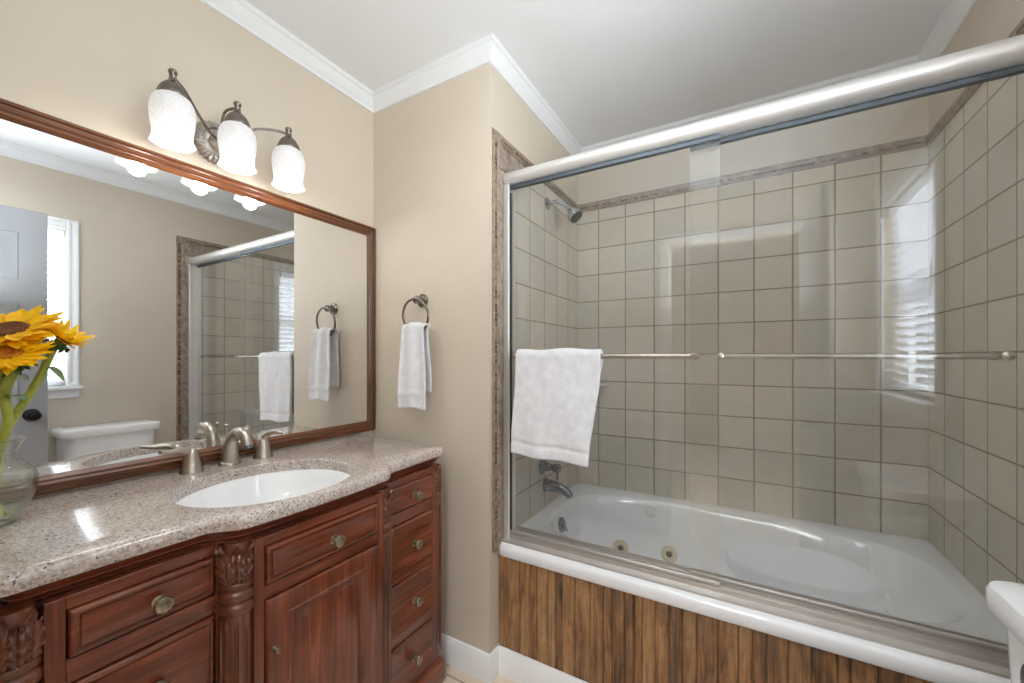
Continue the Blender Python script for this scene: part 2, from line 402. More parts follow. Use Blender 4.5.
m = MB(); m.box(XL - 0.1, XL, -3.6, YF - 0.12, 0, CEIL); m.box(XR, XR + 0.12, -3.6, YF - 0.12, 0, CEIL); m.box(XL - 0.1, XR + 0.12, -3.7, -3.6, 0, CEIL)
struct('wall_hall', m, M['wall'], 'beige walls of the hall outside the doorway', smooth=0)

def sweep(path, prof, closed=False):
    """profile (offset to the left of travel, height) swept along a plan path with mitred corners"""
    n = len(path); rings = []
    P = [Vector((p[0], p[1])) for p in path]
    for i in range(n):
        a = P[i - 1] if (i > 0 or closed) else None; b = P[(i + 1) % n] if (i < n - 1 or closed) else None
        d1 = (P[i] - a).normalized() if a is not None else (b - P[i]).normalized()
        d2 = (b - P[i]).normalized() if b is not None else d1
        n1 = Vector((-d1.y, d1.x)); n2 = Vector((-d2.y, d2.x)); mt = (n1 + n2).normalized(); k = 1 / max(0.2, mt.dot(n1))
        rings.append([(P[i].x + mt.x * k * o, P[i].y + mt.y * k * o, z) for o, z in prof])
    mb = MB()
    if closed: rings.append(rings[0])
    mb.loft(rings, True, not closed, not closed)
    return mb
room = [(XL, YF), (XR, YF), (XR, YA), (XO, YA), (XO, D), (XL, D)]     # counter-clockwise: inside is to the left
crown = [(0, 2.449), (0.007, 2.449), (0.009, 2.460), (0.016, 2.468), (0.026, 2.484), (0.033, 2.500), (0.040, 2.503), (0.042, CEIL), (0, CEIL)]
struct('trim_1', sweep(room, crown, True), M['ceiling'], 'white crown moulding around the ceiling', smooth=30)
base_p = [(0, 0), (0.016, 0), (0.016, 0.085), (0.012, 0.094), (0.008, 0.107), (0, 0.107)]
struct('baseboard_back', sweep([(XO, 1.40), (XO, D), (XL, D)], [(o, z) for o, z in base_p]), M['trim'], 'white baseboard under the towel ring wall', smooth=30)
struct('baseboard_tub', sweep([(XR, 1.391), (XO + 0.001, 1.391)], [(o, z) for o, z in base_p]), M['trim'], 'white baseboard under the plank tub front', smooth=30)
struct('baseboard_right', sweep([(XR, YF), (XR, 1.375)], base_p), M['trim'], 'white baseboard behind the toilet', smooth=30)
# shower tile cladding
TZ0, TZ1 = 0.50, 2.152
struct('wall_shower_rear', MB().box(XO, XR, YA - 0.0025, YA - 0.0005, TZ0, TZ1), M['tile_back'], 'square grey beige tiles on the rear shower wall', smooth=0)
struct('wall_shower_left', MB().box(XO + 0.0005, XO + 0.0025, 1.452, YA - 0.0025, TZ0, TZ1), M['tile_side'], 'square tiles on the shower wall with the shower head', smooth=0)
struct('wall_shower_right', MB().box(XR - 0.0025, XR - 0.0005, 1.452, YA - 0.0025, TZ0, TZ1), M['tile_side'], 'square tiles on the right shower wall', smooth=0)
bp = [(0, 2.152), (0.011, 2.152), (0.012, 2.185), (0.009, 2.196), (0.004, 2.201), (0, 2.201)]
struct('trim_2', sweep([(XR, 1.346), (XR, YA), (XO, YA), (XO, 1.346)], bp), M['border'], 'tumbled stone border along the top of the shower tiles', smooth=30)
mp_ = [(0, 2.160), (0.0126, 2.160), (0.0126, 2.176), (0, 2.176)]
struct('trim_3', sweep([(XR, 1.40), (XR, YA), (XO, YA), (XO, 1.40)], mp_), M['mosaic'], 'thin mosaic line in the stone shower border', smooth=0)
k = 4
for nm, xs, sg in (('left', XO, 1), ('right', XR, -1)):
    m = MB(); x0, x1 = sorted((xs, xs + sg * 0.012)); m.box(x0, x1, 1.372, 1.378, 0.50, 2.155)
    x0, x1 = sorted((xs, xs + sg * 0.011)); m.box(x0, x1, 1.346, 1.355, 0.50, 2.155)
    x0, x1 = sorted((xs, xs + sg * 0.013)); m.box(x0, x1, 1.378, 1.40, 0.50, 2.155)
    x0, x1 = sorted((xs, xs + sg * 0.009)); m.box(x0, x1, 1.40, 1.452, 0.50, 1.985); m.box(x0, x1, 1.40, 1.60, 2.060, 2.152)
    struct(f'trim_{k}', m, M['border'], f'stone edge strips of the {nm} shower wall', bevel=0.003); k += 1
    m = MB(); x0, x1 = sorted((xs, xs + sg * 0.0095)); m.box(x0, x1, 1.355, 1.372, 0.50, 2.155)
    struct(f'trim_{k}', m, M['mosaic'], f'brown mosaic strip at the edge of the {nm} shower wall', smooth=0); k += 1

# window with casing, sill and sashes
def xw(y, z, d): return (XR - d, y, z)
m = MB()
for a, b, c, d in ((WY1, WY1 + 0.056, WZ0, WZ1 + 0.07), (WY0 - 0.072, WY0, WZ0, WZ1 + 0.07), (WY0, WY1, WZ1, WZ1 + 0.07)):
    m.panel(xw, a, b, c, d, [(0, 0), (0, 0.014), (0.006, 0.019), (0.018, 0.017), (0.022, 0.013)])
w1 = struct('window_1', m, M['trim'], 'white window casing on the right wall beside the open door', smooth=30)
m = MB().box(XR - 0.055, XR + 0.09, WY0 - 0.09, WY1 + 0.068, WZ0 - 0.022, WZ0); obj('window_sill', m, M['trim'], w1, bevel=0.006)
m = MB().box(XR - 0.018, XR, WY0 - 0.072, WY1 + 0.056, WZ0 - 0.075, WZ0 - 0.022); obj('sill_apron', m, M['trim'], w1, bevel=0.004)
m = MB(); X0, X1 = XR + 0.085, XR + 0.115
m.box(X0, X1, WY0, WY0 + 0.04, WZ0, WZ1); m.box(X0, X1, WY1 - 0.04, WY1, WZ0, WZ1)
for z in (WZ0, (WZ0 + WZ1) / 2 - 0.02, WZ1 - 0.04): m.box(X0, X1, WY0 + 0.04, WY1 - 0.04, z, z + 0.04)
obj('sash', m, M['trim'], w1, bevel=0.003)
obj('pane', MB().box(XR + 0.098, XR + 0.102, WY0 + 0.04, WY1 - 0.04, WZ0 + 0.04, WZ1 - 0.04), M['window_glass'], w1, smooth=0)
bl = thing('window_blind', 'white slatted blind hanging inside the window on the right wall', 'blind', (XR + 0.045, (WY0 + WY1) / 2, WZ0 + 0.01))
obj('headrail', MB().box(XR + 0.015, XR + 0.07, WY0 + 0.006, WY1 - 0.006, WZ1 - 0.055, WZ1 - 0.002), M['slat'], bl, bevel=0.004)
m = MB(); z = WZ0 + 0.06
while z < WZ1 - 0.065:
    a = math.radians(28); w = 0.024
    pr = []
    for i in range(5):
        t = -1 + i * 0.5
        pr.append((XR + 0.043 + t * w * math.cos(a), z - t * w * math.sin(a) + 0.003 * (1 - t * t)))
    loop = [(p[0], p[1]) for p in pr] + [(p[0], p[1] - 0.0025) for p in reversed(pr)]
    m.loft([[(x, WY0 + 0.008, q) for x, q in loop], [(x, WY1 - 0.008, q) for x, q in loop]], True, True, True)
    z += 0.042
obj('slats', m, M['slat'], bl)
obj('bottom_rail', MB().box(XR + 0.02, XR + 0.066, WY0 + 0.008, WY1 - 0.008, WZ0 + 0.018, WZ0 + 0.036), M['slat'], bl, bevel=0.003)
for y in (WY0 + 0.12, WY1 - 0.12): obj('ladder_cord', MB().tube([(XR + 0.017, y, WZ0 + 0.03), (XR + 0.017, y, WZ1 - 0.05)], 0.0012, 6), M['slat'], bl)
obj('tilt_wand', MB().tube([(XR + 0.012, WY1 - 0.10, WZ1 - 0.05), (XR + 0.004, WY1 - 0.11, WZ1 - 0.55)], 0.004, 8), M['slat'], bl)
# outdoors beyond the window
struct('ground', MB().box(XR + 0.2, 9, -6, 7, -0.3, -0.2), M['grass'], 'lawn outside the window', smooth=0)
sh = thing('garden_shrub', 'dark green leafy shrub seen outside through the window blind', 'shrub', (4.2, 1.2, -0.2))
m = MB(); rnd = random.Random(3)
for i in range(1500):
    a = rnd.uniform(0, 2 * PI); h = rnd.uniform(-1, 1); q = rnd.uniform(0.75, 1.0)
    c = Vector((4.2 + 0.8 * q * math.sqrt(1 - h * h) * math.cos(a), 1.2 + 2.2 * q * math.sqrt(1 - h * h) * math.sin(a), 1.3 + 1.35 * q * h))
    u = Vector((rnd.gauss(0, 1), rnd.gauss(0, 1), rnd.gauss(0, 1))).normalized(); w = u.orthogonal().normalized(); s_ = rnd.uniform(0.06, 0.12)
    m.add([c - u * s_, c + w * s_ * 0.5, c + u * s_, c - w * s_ * 0.5], [(0, 1, 2, 3)])
obj('foliage', m, M['leaf'], sh, smooth=0)
obj('stem', MB().tube([(4.2, 1.2, -0.2), (4.22, 1.15, 0.6), (4.2, 1.2, 1.4)], [0.07, 0.05, 0.03]), M['frame_v'], sh)

# open door
d1 = struct('door_1', MB().box(0.302, 0.337, -0.13, 0.634, 0.012, 2.078), M['door'], 'pale grey six panel door standing open', bevel=0.002)
m = MB()
for (a, b) in ((-0.03, 0.21), (0.29, 0.53)):
    for (c, d) in ((0.22, 0.85), (1.03, 1.58), (1.70, 1.95)):
        m.panel(lambda y, z, q: (0.302 - q, y, z), a, b, c, d, [(0, 0.0002), (0.004, 0.003), (0.012, 0.0015), (0.03, 0.001), (0.045, 0.005)])
obj('door_panel', m, M['door'], d1, smooth=20)
m = MB(); m.lathe([(0.033, 0), (0.033, 0.004), (0.026, 0.009), (0.012, 0.012), (0.011, 0.03), (0.02, 0.034), (0.028, 0.045), (0.029, 0.055), (0.022, 0.066), (0.004, 0.069)], (0.302, 0.575, 0.968), (-1, 0, 0), 28)
kd = obj('door_knob', m, M['black'], d1)
m = MB(); m.box(DX0 - 0.06, DX0, YF, YF + 0.016, 0, DZ + 0.06); m.box(DX0, DX1, YF, YF + 0.016, DZ, DZ + 0.06); m.box(DX1 + 0.03, DX1 + 0.08, YF, YF + 0.016, 0, DZ + 0.06)
struct('trim_8', m, M['trim'], 'white casing around the doorway', bevel=0.003)

# ------------------------------------------------------------------ bathtub
RIM = 0.525
TX0, TX1 = XO + 0.003, XR - 0.003
TY0, TY1 = 1.381, YA - 0.003
def tub_ring(x0, x1, y0, y1, z, n, N=128, zf=None):
    cx, cy, ax, ay = (x0 + x1) / 2, (y0 + y1) / 2, (x1 - x0) / 2, (y1 - y0) / 2; r = []
    for i in range(N):
        a = 2 * PI * i / N; c, s_ = math.cos(a), math.sin(a)
        x = cx + ax * math.copysign(abs(c) ** (2 / n), c); y = cy + ay * math.copysign(abs(s_) ** (2 / n), s_)
        r.append((x, y, zf(x, y) if zf else z))
    return r
tub = thing('bathtub', 'white whirlpool bathtub built into the tiled alcove', 'bathtub', ((XO + XR) / 2, 1.85, 0.1))
m = MB()
rings = [tub_ring(TX0, TX1, TY0 + 0.004, TY1, 0.476, 60), tub_ring(TX0, TX1, TY0, TY1, 0.482, 60), tub_ring(TX0, TX1, TY0, TY1, 0.506, 60), tub_ring(TX0, TX1, TY0 + 0.005, TY1, 0.518, 60),
         tub_ring(TX0, TX1, TY0 + 0.016, TY1, RIM, 60), tub_ring(-0.815, 0.600, 1.530, 2.232, RIM, 3.4),
         tub_ring(-0.808, 0.592, 1.537, 2.225, RIM - 0.004, 3.4), tub_ring(-0.800, 0.580, 1.546, 2.216, RIM - 0.016, 3.4),
         tub_ring(-0.790, 0.540, 1.556, 2.204, 0.46, 3.2), tub_ring(-0.775, 0.470, 1.570, 2.182, 0.38, 3.0), tub_ring(-0.755, 0.390, 1.588, 2.155, 0.28, 3.0),
         tub_ring(-0.730, 0.310, 1.612, 2.125, 0.19, 3.0), tub_ring(-0.700, 0.260, 1.640, 2.09, 0.145, 3.0), tub_ring(-0.62, 0.18, 1.70, 2.02, 0.132, 3.0), tub_ring(-0.3, -0.1, 1.84, 1.88, 0.130, 2.2)]
m.loft(rings, True, False, True)
obj('basin', m, M['enamel'], tub, smooth=50)
for (x, y, z, ax) in ((-0.568, 2.121, 0.275, (0.3, -1, 0.28)), (-0.330, 2.152, 0.288, (0, -1, 0.28))):
    m = MB().lathe([(0.040, -0.012), (0.040, 0.004), (0.034, 0.009), (0.022, 0.011), (0.020, 0.006)], (x, y, z), ax, 28)
    j = obj('jet', m, M['jet'], tub)
    obj('nozzle', MB().lathe([(0.014, 0.004), (0.014, 0.010), (0.008, 0.013), (0.003, 0.013)], (x, y, z), ax, 20), M['jet_dark'], j)
m = MB().lathe([(0.030, -0.01), (0.030, 0.006), (0.022, 0.012), (0.010, 0.014), (0.002, 0.010)], (-0.433, 2.201, 0.462), (0, -1, 0.12), 24)
obj('air_control', m, M['enamel'], tub)
m = MB().lathe([(0.036, -0.006), (0.036, 0.004), (0.030, 0.010), (0.012, 0.012), (0.002, 0.012)], (-0.784, 1.84, 0.452), (1, 0, 0.2), 28)
ov = obj('overflow_plate', m, M['dark_chrome'], tub)
obj('drain_lever', MB().tube([(-0.772, 1.84, 0.455), (-0.757, 1.835, 0.445), (-0.752, 1.832, 0.43)], [0.005, 0.005, 0.004], 8), M['pewter'], ov)

# plank front of the tub
m = MB(); x = XO + 0.002; rnd = random.Random(11)
while x < XR - 0.01:
    w = min(rnd.uniform(0.026, 0.060), XR - 0.002 - x); dy = rnd.uniform(-0.0015, 0.0015)
    m.loft([[(x + 0.0006, 1.412, z), (x + w - 0.0006, 1.412, z), (x + w - 0.0006, 1.397 + dy, z), (x + w - 0.004, 1.394 + dy, z), (x + 0.004, 1.394 + dy, z), (x + 0.0006, 1.397 + dy, z)] for z in (0.02, 0.4755)], True, True, True)
    x += w
tag(obj('plank_panel', m, M['planks'], smooth=30, origin=(-0.1, 1.40, 0.02)), 'rustic stained wood plank panel under the tub rim', 'panel')

# ------------------------------------------------------------------ shower enclosure
fr = thing('shower_door_frame', 'satin metal shower door frame with thick rounded header rail', 'shower frame', (-0.11, 1.45, RIM))
HZ0, HZ1 = 1.998, 2.052
prof = []
for i in range(13):
    a = PI / 2 + PI * i / 12 * 0.98
    prof.append((1.446 + 0.032 * math.cos(a), (HZ0 + HZ1) / 2 + 0.027 * math.sin(a)))
prof += [(1.490, HZ0), (1.494, HZ0 + 0.006), (1.494, HZ1 - 0.006), (1.488, HZ1)]
m = MB().loft([[(x, y, z) for y, z in prof] for x in (XO + 0.010, XR - 0.010)], True, True, True)
obj('header_rail', m, M['alu'], fr, smooth=40)
for xs, sg in ((XO, 1), (XR, -1)):
    m = MB(); x0, x1 = sorted((xs + sg * 0.010, xs + sg * 0.036))
    m.box(x0, x1, 1.416, 1.430, RIM + 0.004, HZ0 - 0.001); x0, x1 = sorted((xs + sg * 0.010, xs + sg * 0.022)); m.box(x0, x1, 1.430, 1.500, RIM + 0.004, HZ0 - 0.001)
    obj('wall_jamb', m, M['alu'], fr, bevel=0.003)
tp = [(1.404, 0.525), (1.406, 0.531), (1.428, 0.537), (1.430, 0.549), (1.4335, 0.549), (1.4335, 0.536), (1.4605, 0.536), (1.4605, 0.552), (1.4635, 0.552), (1.4635, 0.538), (1.500, 0.538), (1.500, 0.558), (1.505, 0.558), (1.505, 0.525)]
obj('bottom_track', MB().loft([[(x, y, z) for y, z in tp] for x in (XO + 0.010, XR - 0.010)], True, True, True), M['track'], fr, smooth=30)

def slider(label, x0, x1, y, sg, bx0, bx1):
    t = thing('sliding_glass_panel', label, 'shower door', ((x0 + x1) / 2, y, 0.545))
    g = obj('glass', MB().box(x0, x1, y - 0.003, y + 0.003, 0.556, 1.985), M['glass'], t, smooth=0)
    obj('top_rail', MB().box(x0, x1, y - 0.009, y + 0.009, 1.981, 1.996), M['rail'], t, bevel=0.002)
    obj('bottom_rail', MB().box(x0, x1, y - 0.008, y + 0.008, 0.541, 0.562), M['track'], t, bevel=0.002)
    yb = y + sg * 0.055
    m = MB().tube([(bx0, yb, EYE + 0.002), (bx1, yb, EYE + 0.002)], 0.0085, 16)
    tb = obj('towel_bar', m, M['nickel'], t)
    for bx in (bx0 + 0.012, bx1 - 0.012):
        q = MB().lathe([(0.011, 0), (0.011, 0.004), (0.007, 0.008), (0.007, 0.050), (0.011, 0.054), (0.0105, 0.066), (0.006, 0.070)], (bx, y + sg * 0.003, EYE + 0.002), (0, sg, 0), 18)
        q.lathe([(0.012, 0), (0.012, 0.005), (0.008, 0.008)], (bx, y - sg * 0.003, EYE + 0.002), (0, -sg, 0), 18)
        obj('bracket', q, M['nickel'], tb)
    return t
pl = slider('outer sliding glass shower panel with the white bath towel on its bar', XO + 0.024, -0.068, 1.4470, -1, -0.80, -0.128)
obj('edge_shadow', MB().box(XO + 0.023, XO + 0.034, 1.4425, 1.4515, 0.562, 1.968), M['shadow'], pl, bevel=0.001)  # strip standing in for the dark glass edge and the jamb's shadow
slider('inner sliding glass shower panel beside the toilet with a bare bar', -0.160, XR - 0.024, 1.478, 1, -0.080, 0.575)

# shower head, valve, spout, shelf
sx = XO + 0.0025
sh_ = thing('shower_head', 'chrome shower head on a bent arm high on tiled wall', 'shower head', (sx, 1.86, 2.05))
obj('flange', MB().lathe([(0.030, 0), (0.030, 0.004), (0.022, 0.010), (0.012, 0.014)], (sx, 1.86, 2.066), (1, 0, 0), 28), M['chrome'], sh_)
arm = spline([(sx, 1.86, 2.066), (sx + 0.05, 1.86, 2.064), (sx + 0.095, 1.86, 2.040), (sx + 0.12, 1.86, 2.018)], 8)
obj('arm', MB().tube(arm, 0.0095, 14), M['chrome'], sh_)
ax = Vector((0.62, -0.10, -0.78))
hd = obj('head', MB().lathe([(0.012, -0.008), (0.014, 0.0), (0.013, 0.010), (0.018, 0.016), (0.030, 0.038), (0.037, 0.052), (0.037, 0.066), (0.034, 0.069)], Vector((sx + 0.118, 1.86, 2.020)), ax, 32), M['chrome'], sh_)
obj('spray_face', MB().lathe([(0.032, 0.067), (0.032, 0.0705), (0.02, 0.073), (0.002, 0.074)], Vector((sx + 0.118, 1.86, 2.020)), ax, 32), M['rail'], hd)
va = thing('tub_valve', 'dark chrome tub valve handle just below the bath towel', 'faucet', (sx, 1.80, 0.742))
obj('escutcheon', MB().lathe([(0.040, 0), (0.040, 0.004), (0.030, 0.014), (0.022, 0.018), (0.022, 0.03)], (sx, 1.80, 0.742), (1, 0, 0), 32), M['dark_chrome'], va)
m = MB().lathe([(0.020, 0.028), (0.021, 0.034), (0.015, 0.046), (0.015, 0.060), (0.020, 0.066), (0.021, 0.092), (0.015, 0.098)], (sx, 1.80, 0.742), (1, 0, 0), 28)
m.tube(spline([(sx + 0.080, 1.80, 0.738), (sx + 0.082, 1.80, 0.71), (sx + 0.083, 1.80, 0.682)], 5), [0.006] * 11, 10)
obj('handle', m, M['dark_chrome'], va)
sp = thing('tub_spout', 'curved dark chrome tub spout over the bath', 'spout', (sx, 1.84, 0.62))
pth = spline([(sx, 1.84, 0.636), (sx + 0.04, 1.84, 0.638), (sx + 0.088, 1.84, 0.630), (sx + 0.122, 1.84, 0.613), (sx + 0.132, 1.84, 0.596)], 6)
obj('pipe', MB().tube(pth, [0.028] * 6 + [lerp(0.027, 0.017, i / 18) for i in range(19)], 18), M['dark_chrome'], sp)
obj('flange', MB().lathe([(0.032, 0), (0.032, 0.006), (0.026, 0.012)], (sx, 1.84, 0.636), (1, 0, 0), 28), M['dark_chrome'], sp)
m = MB(); c0 = Vector((XO + 0.003, YA - 0.003, 0)); R = 0.185
def fan(z, r): return [(c0.x, c0.y, z)] + [(c0.x + r * math.cos(a), c0.y - r * math.sin(a), z) for a in [PI / 2 * i / 16 for i in range(17)]]
m.loft([fan(1.112, R - 0.02), fan(1.116, R - 0.003), fan(1.124, R), fan(1.130, R - 0.004)], True, True, True)
tag(obj('corner_shelf', m, M['shelf'], smooth=30, origin=(XO + 0.05, YA - 0.05, 1.12)), 'small white ceramic corner shelf in the shower beside bath towel', 'shelf')

# ------------------------------------------------------------------ vanity
YC = 0.690                                     # vanity centre line
XS, XM = -1.030, -0.970                        # face of side blocks, of the middle block
def slab_x(y):
    """front edge of the worktop in plan"""
    d = abs(y - YC)
    return lerp(-0.958 - 0.010 * (d / 0.2) ** 2, -1.018 - 0.012 * max(0, (d - 0.3) / 0.25), sstep(0.205, 0.275, d))
def outline(off, y0=0.130, y1=1.256, rc=0.022, n=120):
    y0 += off; y1 -= off; pts = []
    for i in range(n + 1):
        y = lerp(y0, y1, i / n); x = slab_x(y) - off
        for e, sgn in ((y0, 1), (y1, -1)):
            q = (y - e) * sgn
            if q < rc: x -= rc - math.sqrt(max(0, rc * rc - (rc - q) ** 2))
        pts.append((x, y))
    return [(XL + 0.002, y0)] + pts + [(XL + 0.002, y1)]
van = thing('vanity_cabinet', 'red cherry wood vanity cabinet with fluted columns and brass knobs', 'cabinet', (-1.28, YC, 0.0))
def ringz(off, z, **k): return [(x, y, z) for x, y in outline(off, **k)]
# cornice under the worktop and plinth at the floor
m = MB().loft([ringz(q, z) for q, z in ((0.020, 0.8935), (0.010, 0.8935), (0.010, 0.892), (0.016, 0.886), (0.024, 0.874), (0.030, 0.868), (0.031, 0.862), (0.036, 0.862), (0.022, 0.875), (0.020, 0.8935))], True)
obj('cornice', m, M['cherry_h'], van, smooth=30)
m = MB().loft([ringz(0.050, 0.128), ringz(0.016, 0.128), ringz(0.010, 0.118), ringz(0.016, 0.106), ringz(0.010, 0.094), ringz(-0.002, 0.080), ringz(-0.004, 0.070), ringz(-0.004, 0.012), ringz(0.002, 0.0)], True, True, True)
obj('plinth', m, M['cherry_h'], van, smooth=30)
# core and face frames
po = [(XL + 0.002, 0.155), (XS - 0.020, 0.155), (XS - 0.020, 0.503), (XM - 0.020, 0.503), (XM - 0.020, 0.872), (XS - 0.020, 0.872), (XS - 0.020, 1.222), (XL + 0.002, 1.222)]
pi = [(XL + 0.006, 0.163), (XS - 0.024, 0.163), (XS - 0.024, 0.511), (XM - 0.0205, 0.511), (XM - 0.0205, 0.864), (XS - 0.024, 0.864), (XS - 0.024, 1.214), (XL + 0.006, 1.214)]
m = MB().loft([[(x, y, 0.862) for x, y in pi], [(x, y, 0.862) for x, y in po], [(x, y, 0.126) for x, y in po], [(x, y, 0.126) for x, y in pi], [(x, y, 0.862) for x, y in pi]], True)
obj('body', m, M['dark_gap'], van, smooth=0)
for a, b in ((1.2221, 1.228), (0.149, 0.1549)): obj('side_panel', MB().box(XL + 0.002, XS - 0.005, a, b, 0.126, 0.862), M['cherry_v'], van, smooth=0)
LD = [(0.752, 0.836), (0.537, 0.704), (0.331, 0.503), (0.128, 0.290)]
def frame_block(y0, y1, yi0, yi1, xf, openings, ends=True):
    for a, b in ((y0, yi0), (yi1, y1)): obj('stile', MB().box(xf - 0.0199, xf, a, b, 0.126, 0.862), M['cherry_v'], van, bevel=0.0015)
    zs = [0.862] + [z for o in sorted(openings, reverse=True) for z in (o[1] + 0.003, o[0] - 0.003)] + [0.126]
    for a, b in zip(zs[0::2], zs[1::2]):
        if a - b > 0.004: obj('rail', MB().box(xf - 0.0199, xf - 0.0005, yi0, yi1, b, a), M['cherry_h'], van, bevel=0.0015)
def front(name, y0, y1, z0, z1, xf, kind, mat):
    mp = lambda y, z, d: (xf + d, y, z); mb = MB()
    if kind == 'drawer':
        rg = [(0, -0.018), (0, 0.000), (0.002, 0.004), (0.006, 0.006), (0.009, 0.0055), (0.011, 0.0015), (0.0135, 0.001), (0.015, 0.004), (0.019, 0.005)]
    elif kind == 'flat':
        rg = [(0, -0.018), (0, 0.001), (0.003, 0.005), (0.006, 0.007), (0.009, 0.0065), (0.012, 0.005)]
    else:
        rg = [(0, -0.018), (0, 0.002), (0.003, 0.007), (0.008, 0.0085), (0.046, 0.0085), (0.049, 0.012), (0.054, 0.0125), (0.059, 0.008), (0.063, 0.002), (0.067, 0.001), (0.071, 0.003), (0.090, 0.008)]
    mb.panel(mp, y0, y1, z0, z1, rg)
    return obj(name, mb, mat, van, smooth=28)
def knob(parent, y, z, xf, r=0.0165):
    mb = MB().lathe([(0.012, 0), (0.012, 0.002), (0.006, 0.005), (0.0055, 0.014), (0.010, 0.017), (r, 0.021), (r, 0.025), (r * 0.9, 0.0275), (r * 0.82, 0.0268), (r * 0.5, 0.029), (0.001, 0.030)], (xf, y, z), (1, 0, 0), 28,
                   mod=lambda q, zz, a: q * (1 + (0.04 * math.cos(14 * a) if zz > 0.02 else 0)))
    k_ = obj('knob', mb, M['knob'], parent); k_['label'] = 'aged brass knob'
# left and right drawer stacks
for (y0, y1, yi0, yi1) in ((0.190, 0.460, 0.216, 0.446), (0.920, 1.194, 0.940, 1.168)):
    frame_block(y0, y1, yi0, yi1, XS, LD)
    for n_, (z0, z1) in enumerate(LD):
        dr = front('drawer', yi0 + 0.003, yi1 - 0.003, z0, z1, XS, 'drawer' if y0 < 0.5 else 'flat', M['cherry_h'])
        knob(dr, (yi0 + yi1) / 2 + (0.012 if y0 < 0.5 else 0.015), (z0 + z1) / 2 - 0.005, XS + 0.005)
# middle block: one drawer over one door
frame_block(0.503, 0.872, 0.520, 0.853, XM, [(0.750, 0.838), (0.128, 0.712)])
dr = front('drawer', 0.523, 0.850, 0.750, 0.838, XM, 'drawer', M['cherry_h']); knob(dr, 0.700, 0.788, XM + 0.005)
do = front('door', 0.523, 0.850, 0.128, 0.712, XM, 'door', M['cherry_v'])
obj('pull', MB().lathe([(0.006, 0), (0.006, 0.003), (0.004, 0.006), (0.004, 0.012), (0.007, 0.016), (0.005, 0.021), (0.001, 0.022)], (XM + 0.008, 0.537, 0.595), (1, 0, 0), 16), M['knob'], do)
for a, b in ((0.498, 0.503), (0.872, 0.877)): obj('return_panel', MB().box(XS - 0.01, XM - 0.0002, a, b, 0.126, 0.862), M['cherry_v'], van, smooth=0)
# carved columns
def column(cx, cy, R):
    N = 144
    sh0 = [(R * 1.12, 0.128), (R * 1.16, 0.140), (R * 1.05, 0.152), (R * 1.0, 0.16), (R, 0.175), (R, 0.685), (R, 0.697), (R * 1.0, 0.704)]
    zz = [0.128, 0.140, 0.152, 0.16] + [lerp(0.165, 0.70, i / 30) for i in range(31)] + [0.706]
    def rr(z):
        for (r0, z0), (r1, z1) in zip(sh0, sh0[1:]):
            if z0 <= z <= z1: return lerp(r0, r1, (z - z0) / max(1e-6, z1 - z0))
        return R
    def flute(r, z, a):
        k_ = sstep(0.168, 0.185, z) * (1 - sstep(0.680, 0.697, z))
        return r - 0.0055 * k_ * max(0, math.cos(12 * a)) ** 0.6
    c_ = obj('column', MB().lathe([(rr(z), z) for z in zz], (cx, cy, 0), (0, 0, 1), N, mod=flute), M['carving'], van, smooth=60)
    rg = []
    for (r, z) in ((0.94, 0.704), (1.10, 0.707), (1.16, 0.714), (1.16, 0.721), (1.08, 0.727), (1.0, 0.729), (1.0, 0.733), (1.08, 0.735), (1.15, 0.741), (1.15, 0.749), (1.06, 0.755), (0.98, 0.757), (0.98, 0.761), (1.04, 0.763), (1.08, 0.768), (1.06, 0.774), (0.95, 0.778)):
        rg.append((R * r, z))
    obj('ring_moulding', MB().lathe(rg, (cx, cy, 0), (0, 0, 1), 64), M['carving'], c_, smooth=60)
    def bulge(t): return R * (0.74 + 0.26 * math.sin(PI * min(1, max(0, t)) ** 0.72) ** 0.8)
    Z0, HC = 0.776, 0.088
    cap = MB().lathe([(bulge(i / 24), Z0 + HC * i / 24) for i in range(25)], (cx, cy, 0), (0, 0, 1), 64)
    for row, (n_, t0, t1, half, out, ph) in enumerate(((6, 0.02, 1.0, 0.50, 0.0004, 0.5), (6, 0.0, 0.86, 0.47, 0.0022, 0.0))):
        for i in range(n_):
            a0 = 2 * PI * (i + ph) / n_; P = []
            for u in range(41):
                q = u / 40; t = lerp(t0, t1, q); env = math.sin(PI * min(1, 0.16 + 0.86 * q)) ** 0.6 * (1 - q ** 8)
                lobe = 1 - 0.26 * (0.5 - 0.5 * math.cos(2 * PI * (q * 3.6 + 0.1))) ** 2
                line = []
                for v_ in range(-8, 9):
                    w = v_ / 8; aw = abs(w)
                    a = a0 + w * half * 2 * PI / n_ * env * lobe
                    h = out + 0.0056 * (1 - aw ** 2) ** 0.6 - 0.0032 * math.exp(-(w / 0.10) ** 2)
                    h += 0.0026 * math.cos(2 * PI * (q * 3.6 + 0.1 - aw * 0.55)) * math.sin(PI * min(1, aw * 1.1))
                    h += 0.0075 * sstep(0.72, 1.0, q)
                    r = bulge(t) + h
                    line.append((cx + r * math.cos(a), cy + r * math.sin(a), Z0 + HC * t))
                P.append(line)
            cap.grid(P)
    obj('acanthus_capital', cap, M['carving'], c_, smooth=60)
for cx, cy in ((-1.008, 0.481), (-1.008, 0.898), (-1.058, 0.160), (-1.064, 1.196)):
    column(cx, cy, 0.034)

